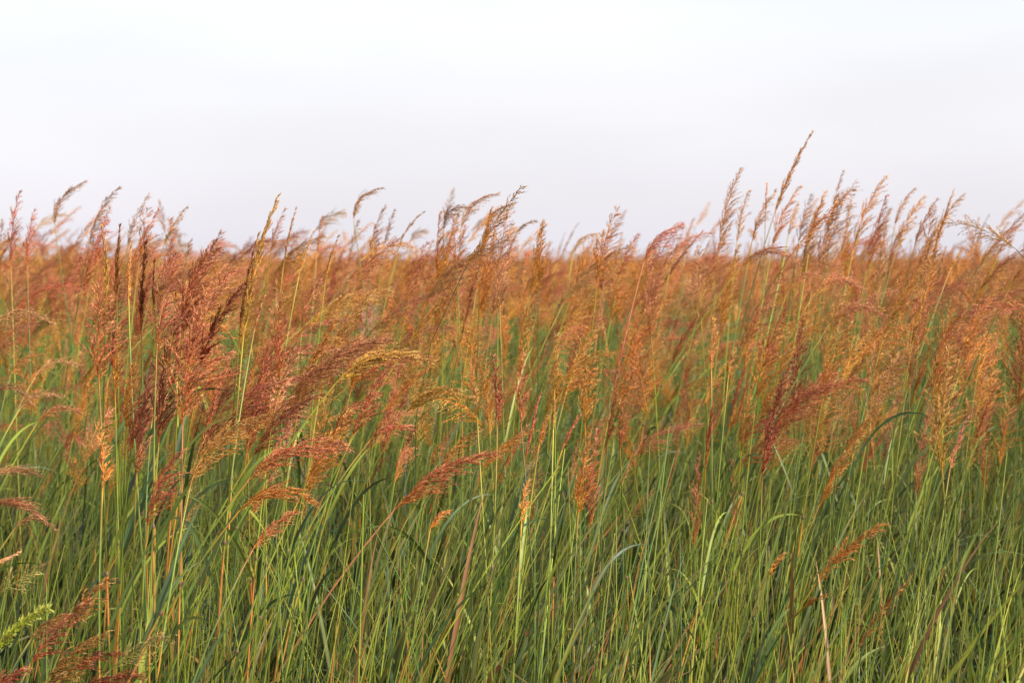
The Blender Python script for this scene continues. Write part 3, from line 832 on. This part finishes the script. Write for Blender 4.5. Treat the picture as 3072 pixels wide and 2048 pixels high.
for k in range(9):
    mb = MB()
    tuft(mb, 19, 1.08, 7, bright=.03)
    lib('tuft', mb)
for k in range(5):
    mb = MB()
    tuft(mb, 22, 1.08, 8, bright=.40)
    lib('yellowtuft', mb)
for k in range(5):
    mb = MB()
    tuft(mb, 30, .82, 5, .2, bright=.35)
    lib('shorttuft', mb)
for k in range(5):                       # broad arching under-leaves, green darkened to stand in for shade low down
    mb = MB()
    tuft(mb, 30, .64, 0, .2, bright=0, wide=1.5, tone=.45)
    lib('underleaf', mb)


for k in range(4):                       # bunches of bare upright culms
    mb = MB()
    tuft(mb, 3, .97, 14, .14, pale=(.6, 1.35))
    lib('culmbunch', mb)


def sow(name, label, pts, pick_names):
    """ONE object: points sown over the ground, each carrying one of the library pieces"""
    names = sorted(set(n for _, _, _, n in pts))
    col = bpy.data.collections.new(name + '_library')
    for n in names:
        col.objects.link(LIB[n])
    me = bpy.data.meshes.new(name)
    me.vertices.add(len(pts))
    me.vertices.foreach_set('co', np.array([p for p, _, _, _ in pts], np.float32).ravel())
    for nm, ty, vals in (('turn', 'FLOAT_VECTOR', [r for _, r, _, _ in pts]), ('size', 'FLOAT_VECTOR', [s for _, _, s, _ in pts])):
        a = me.attributes.new(nm, ty, 'POINT')
        a.data.foreach_set('vector', np.array(vals, np.float32).ravel())
    a = me.attributes.new('which', 'INT', 'POINT')
    a.data.foreach_set('value', np.array([names.index(n) for _, _, _, n in pts], np.int32))
    o = link(name, me)
    ng = bpy.data.node_groups.new(name, 'GeometryNodeTree')
    ng.interface.new_socket('Geometry', in_out='INPUT', socket_type='NodeSocketGeometry')
    ng.interface.new_socket('Geometry', in_out='OUTPUT', socket_type='NodeSocketGeometry')
    N, Lk = ng.nodes, ng.links
    gi, go = N.new('NodeGroupInput'), N.new('NodeGroupOutput')
    ip = N.new('GeometryNodeInstanceOnPoints')
    ci = N.new('GeometryNodeCollectionInfo')
    ci.inputs['Collection'].default_value = col
    ci.inputs['Separate Children'].default_value = True
    ci.inputs['Reset Children'].default_value = True

    def attr(nm, ty):
        q = N.new('GeometryNodeInputNamedAttribute')
        q.data_type = ty
        q.inputs['Name'].default_value = nm
        return q.outputs[0]
    Lk.new(gi.outputs[0], ip.inputs['Points'])
    Lk.new(ci.outputs[0], ip.inputs['Instance'])
    ip.inputs['Pick Instance'].default_value = True
    Lk.new(attr('which', 'INT'), ip.inputs['Instance Index'])
    Lk.new(attr('turn', 'FLOAT_VECTOR'), ip.inputs['Rotation'])
    Lk.new(attr('size', 'FLOAT_VECTOR'), ip.inputs['Scale'])
    Lk.new(ip.outputs[0], go.inputs[0])
    md = o.modifiers.new('sown', 'NODES')
    md.node_group = ng
    tag(o, label, 'grass', kind='stuff')
    return o


def scatter(y0, y1, dens, side, kind, hfun, tilt=.07, turn=.9):
    """points between the distances y0 and y1 across the view and a margin of side metres"""
    out = []
    area = (y1 - y0) * (.36 * (y0 + y1) + 2 * side)
    names = sorted(n for n in LIB if n.startswith(kind))
    while len(out) < area * dens:
        y = rng.uniform(y0, y1)
        hw = .36 * y + side
        if rng.random() > hw / (.36 * y1 + side):
            continue
        x = rng.uniform(-hw, hw)
        s = hfun(x, y)
        if s is None:
            continue
        z = rng.normal(0, turn)
        pool = names
        if kind in ('plume', 'swathe'):          # patches of pinker and of more golden plumes
            pink = .35 + .45 * math.sin(x * .21 + y * .13 + 2) * math.sin(y * .09 - x * .05) + (.35 if x / y < -.12 else 0)
            k = 14 if kind == 'plume' else 3
            pool = names[:k] if rng.random() < pink else names[k:]
        flip = -1 if rng.random() < .5 else 1
        out.append(((x, y, 0), (rng.normal(0, tilt), rng.normal(.03, tilt), z), (s * rng.uniform(.92, 1.08), flip * s * rng.uniform(.92, 1.08), s), pool[rng.integers(len(pool))]))
    return out


def h_plume(x, y):
    return min(1.02 if y < 8 else 1.12, (1 + .055 * math.sin(x * .55 + 1) * math.sin(y * .3) + .02 * math.sin(x * .11 + y * .04) + rng.normal(.01, .07)) * (1.0 if rng.random() < .92 else 1.10))




def y_share(p):
    """fewer sown plumes close by, none in the low gap at the left"""
    if p[0] / p[1] < -.20 and p[1] < 4.6:
        return .22
    return 1.0 if abs(p[0]) > .38 * p[1] else min(1, (.22 if p[0] / p[1] < -.02 else .36) + (p[1] - 3.6) / 1.7)


sown = scatter(7.0, 22, 20, 2.0, 'plume', h_plume) + scatter(22, 60, 7, 3.0, 'plume', h_plume)
sown += [p for p in scatter(3.6, 7.0, 54, 2.2, 'plume', lambda x, y: h_plume(x, y) * rng.uniform(.72, 1.0)) if rng.random() < (y_share(p[0]))]
sown += [((p[0][0], -p[0][1], 0),) + p[1:] for p in scatter(.9, 6.0, 14, 3.0, 'plume', h_plume)]
sown += scatter(6.5, 26, 4.0, 2.5, 'plume', lambda x, y: rng.uniform(1.02, 1.15 + .04 * math.sin(x * .7)))
sow('plume_field', 'mass of orange and pink grass plumes filling the far field to the horizon', sown, None)
sow('far_plume_field', 'hazy band of pinkish tan plumes along the far horizon',
    scatter(45, 150, .8, 6.0, 'swathe', lambda x, y: rng.normal(.985, .055) + .055 * math.sin(x * .13) * math.sin(x * .047 + y * .03 + 1), turn=.5), None)


def h_leaf(x, y):
    q = x / y
    s = 1.0 + rng.normal(0, .07)
    if q < -.19 and y < 4.6:
        s *= .78
    s *= 1 - .12 * min(1, max(0, (y - 3.3) / 1.2))
    return s


def near_mix():
    out = scatter(2.5, 3.7, 18, 1.4, 'tuft', h_leaf) + scatter(3.7, 6.5, 12, 1.4, 'tuft', h_leaf)
    res = []
    for p in out:
        x, y = p[0][0], p[0][1]
        q = x / y
        n = p[3]
        if q > .06 and y < 4.0 and rng.random() < .3 + 2.2 * (q - .06):
            n = rng.choice([k for k in LIB if k.startswith('yellowtuft')])
        if -.28 < q < -.15 and y < 3.15 and rng.random() < .8:      # the near clump stands clear of blades
            continue
        if q < -.2 and y < 4.2 and rng.random() < .7:
            n = rng.choice([k for k in LIB if k.startswith('shorttuft')])
        res.append((p[0], p[1], p[2], n))
    return res


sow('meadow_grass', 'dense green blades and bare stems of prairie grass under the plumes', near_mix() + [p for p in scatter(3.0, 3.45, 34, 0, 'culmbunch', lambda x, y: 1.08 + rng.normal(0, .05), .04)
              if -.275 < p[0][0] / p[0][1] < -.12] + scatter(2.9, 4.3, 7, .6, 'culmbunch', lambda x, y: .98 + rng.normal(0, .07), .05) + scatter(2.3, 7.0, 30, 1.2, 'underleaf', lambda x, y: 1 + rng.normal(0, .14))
    + scatter(6.5, 20, 7, 2.0, 'tuft', h_leaf) + scatter(20, 50, 1.5, 3.0, 'tuft', h_leaf)
    + scatter(.9, 2.5, 16, 1.2, 'tuft', lambda x, y: (.76 if x / y > -.24 else .62) + rng.normal(0, .03))
    + [((p[0][0], -p[0][1], 0),) + p[1:] for p in scatter(.7, 5.0, 14, 3.0, 'tuft', lambda x, y: 1.15 + rng.normal(0, .08))]
    + [p for p in scatter(-.7, .9, 14, 5.0, 'tuft', lambda x, y: 1.1 if abs(x) > 1.3 else None)], None)

# ------------------------------------------------------------------ ground
me = bpy.data.meshes.new('ground')
S = 2500
me.from_pydata([(-S, -S, 0), (S, -S, 0), (S, S, 0), (-S, S, 0)], [], [(0, 1, 2, 3)])
gm = bpy.data.materials.new('soil_and_thatch')
gm.use_nodes = True
N, Lk = gm.node_tree.nodes, gm.node_tree.links
bs = N['Principled BSDF']
nz = N.new('ShaderNodeTexNoise')
nz.inputs['Scale'].default_value = 9
nz.inputs['Detail'].default_value = 8
tc = N.new('ShaderNodeTexCoord')
rp = N.new('ShaderNodeValToRGB')
rp.color_ramp.elements[0].color = (.022, .018, .010, 1)
rp.color_ramp.elements[1].color = (.085, .060, .028, 1)
Lk.new(tc.outputs['Object'], nz.inputs['Vector'])
Lk.new(nz.outputs[0], rp.inputs[0])
Lk.new(rp.outputs[0], bs.inputs['Base Color'])
bs.inputs['Roughness'].default_value = .95
me.materials.append(gm)
tag(link('ground', me), 'dark soil with old thatch under the prairie grass', 'ground', kind='structure')

# ------------------------------------------------------------------ daylight: thin bright overcast over a Nishita sky, one soft sun
SUN_EL, SUN_AZ = R(30), R(118)           # azimuth clockwise from +Y: to the right, a little behind the camera
w = bpy.data.worlds.new('World')
scene.world = w
w.use_nodes = True
N, Lk = w.node_tree.nodes, w.node_tree.links
N.clear()
out = N.new('ShaderNodeOutputWorld')
sky = N.new('ShaderNodeTexSky')
sky.sky_type = 'NISHITA'
sky.sun_disc = False
sky.sun_elevation = SUN_EL
sky.sun_rotation = SUN_AZ
sky.air_density = 1.0
sky.dust_density = 3.0
b1 = N.new('ShaderNodeBackground')
b1.inputs['Strength'].default_value = .05 / 2 ** .62
Lk.new(sky.outputs[0], b1.inputs['Color'])
tc = N.new('ShaderNodeTexCoord')
sx = N.new('ShaderNodeSeparateXYZ')
Lk.new(tc.outputs['Generated'], sx.inputs[0])
ramp = N.new('ShaderNodeValToRGB')       # the cloud veil: brightness by height above the horizon
cr = ramp.color_ramp
cr.interpolation = 'EASE'
STOPS = [(0.0, (0.229, 0.222, 0.246)), (.05, (0.230, 0.222, 0.241)), (.10, (0.241, 0.231, 0.241)), (.165, (0.256, 0.252, 0.256)), (.5, (.31, .31, .31)), (1.0, (.35, .35, .36))]
cr.elements[0].position, cr.elements[0].color = STOPS[0][0], STOPS[0][1] + (1,)
cr.elements[1].position, cr.elements[1].color = STOPS[-1][0], STOPS[-1][1] + (1,)
for p, c in STOPS[1:-1]:
    e = cr.elements.new(p)
    e.color = c + (1,)
Lk.new(sx.outputs['Z'], ramp.inputs[0])
cn = N.new('ShaderNodeTexNoise')         # faint unevenness of the veil
cn.inputs['Scale'].default_value = 3.0
cn.inputs['Detail'].default_value = 3
mp = N.new('ShaderNodeMapping')
mp.inputs['Scale'].default_value = (1, 1, 3.5)
Lk.new(tc.outputs['Generated'], mp.inputs[0])
Lk.new(mp.outputs[0], cn.inputs['Vector'])
mr = N.new('ShaderNodeMapRange')
mr.inputs['From Min'].default_value = .3
mr.inputs['From Max'].default_value = .7
mr.inputs['To Min'].default_value = .945
mr.inputs['To Max'].default_value = 1.045
Lk.new(cn.outputs[0], mr.inputs['Value'])
b2 = N.new('ShaderNodeBackground')
Lk.new(ramp.outputs[0], b2.inputs['Color'])
mm = N.new('ShaderNodeMath')
mm.operation = 'MULTIPLY'
mm.inputs[1].default_value = 2.2
Lk.new(mr.outputs[0], mm.inputs[0])
Lk.new(mm.outputs[0], b2.inputs['Strength'])
ad = N.new('ShaderNodeAddShader')
Lk.new(b1.outputs[0], ad.inputs[0])
Lk.new(b2.outputs[0], ad.inputs[1])
Lk.new(ad.outputs[0], out.inputs['Surface'])

sd = bpy.data.lights.new('sun', 'SUN')
sd.energy = 5.0
sd.angle = R(10)
sd.color = (1.0, .92, .80)
so = bpy.data.objects.new('sun', sd)
C.objects.link(so)
dv = np.array([math.sin(SUN_AZ) * math.cos(SUN_EL), math.cos(SUN_AZ) * math.cos(SUN_EL), math.sin(SUN_EL)])
from mathutils import Vector
so.rotation_euler = Vector(dv).to_track_quat('Z', 'Y').to_euler()
so.location = (8, -4, 8)

vs = scene.view_settings
scene.display_settings.display_device = 'sRGB'
vs.view_transform = 'Standard'
vs.look = 'None'
vs.exposure = .62
vs.gamma = 1
scene.cycles.max_bounces = 6
scene.cycles.diffuse_bounces = 4
scene.cycles.transmission_bounces = 4
scene.cycles.use_denoising = True
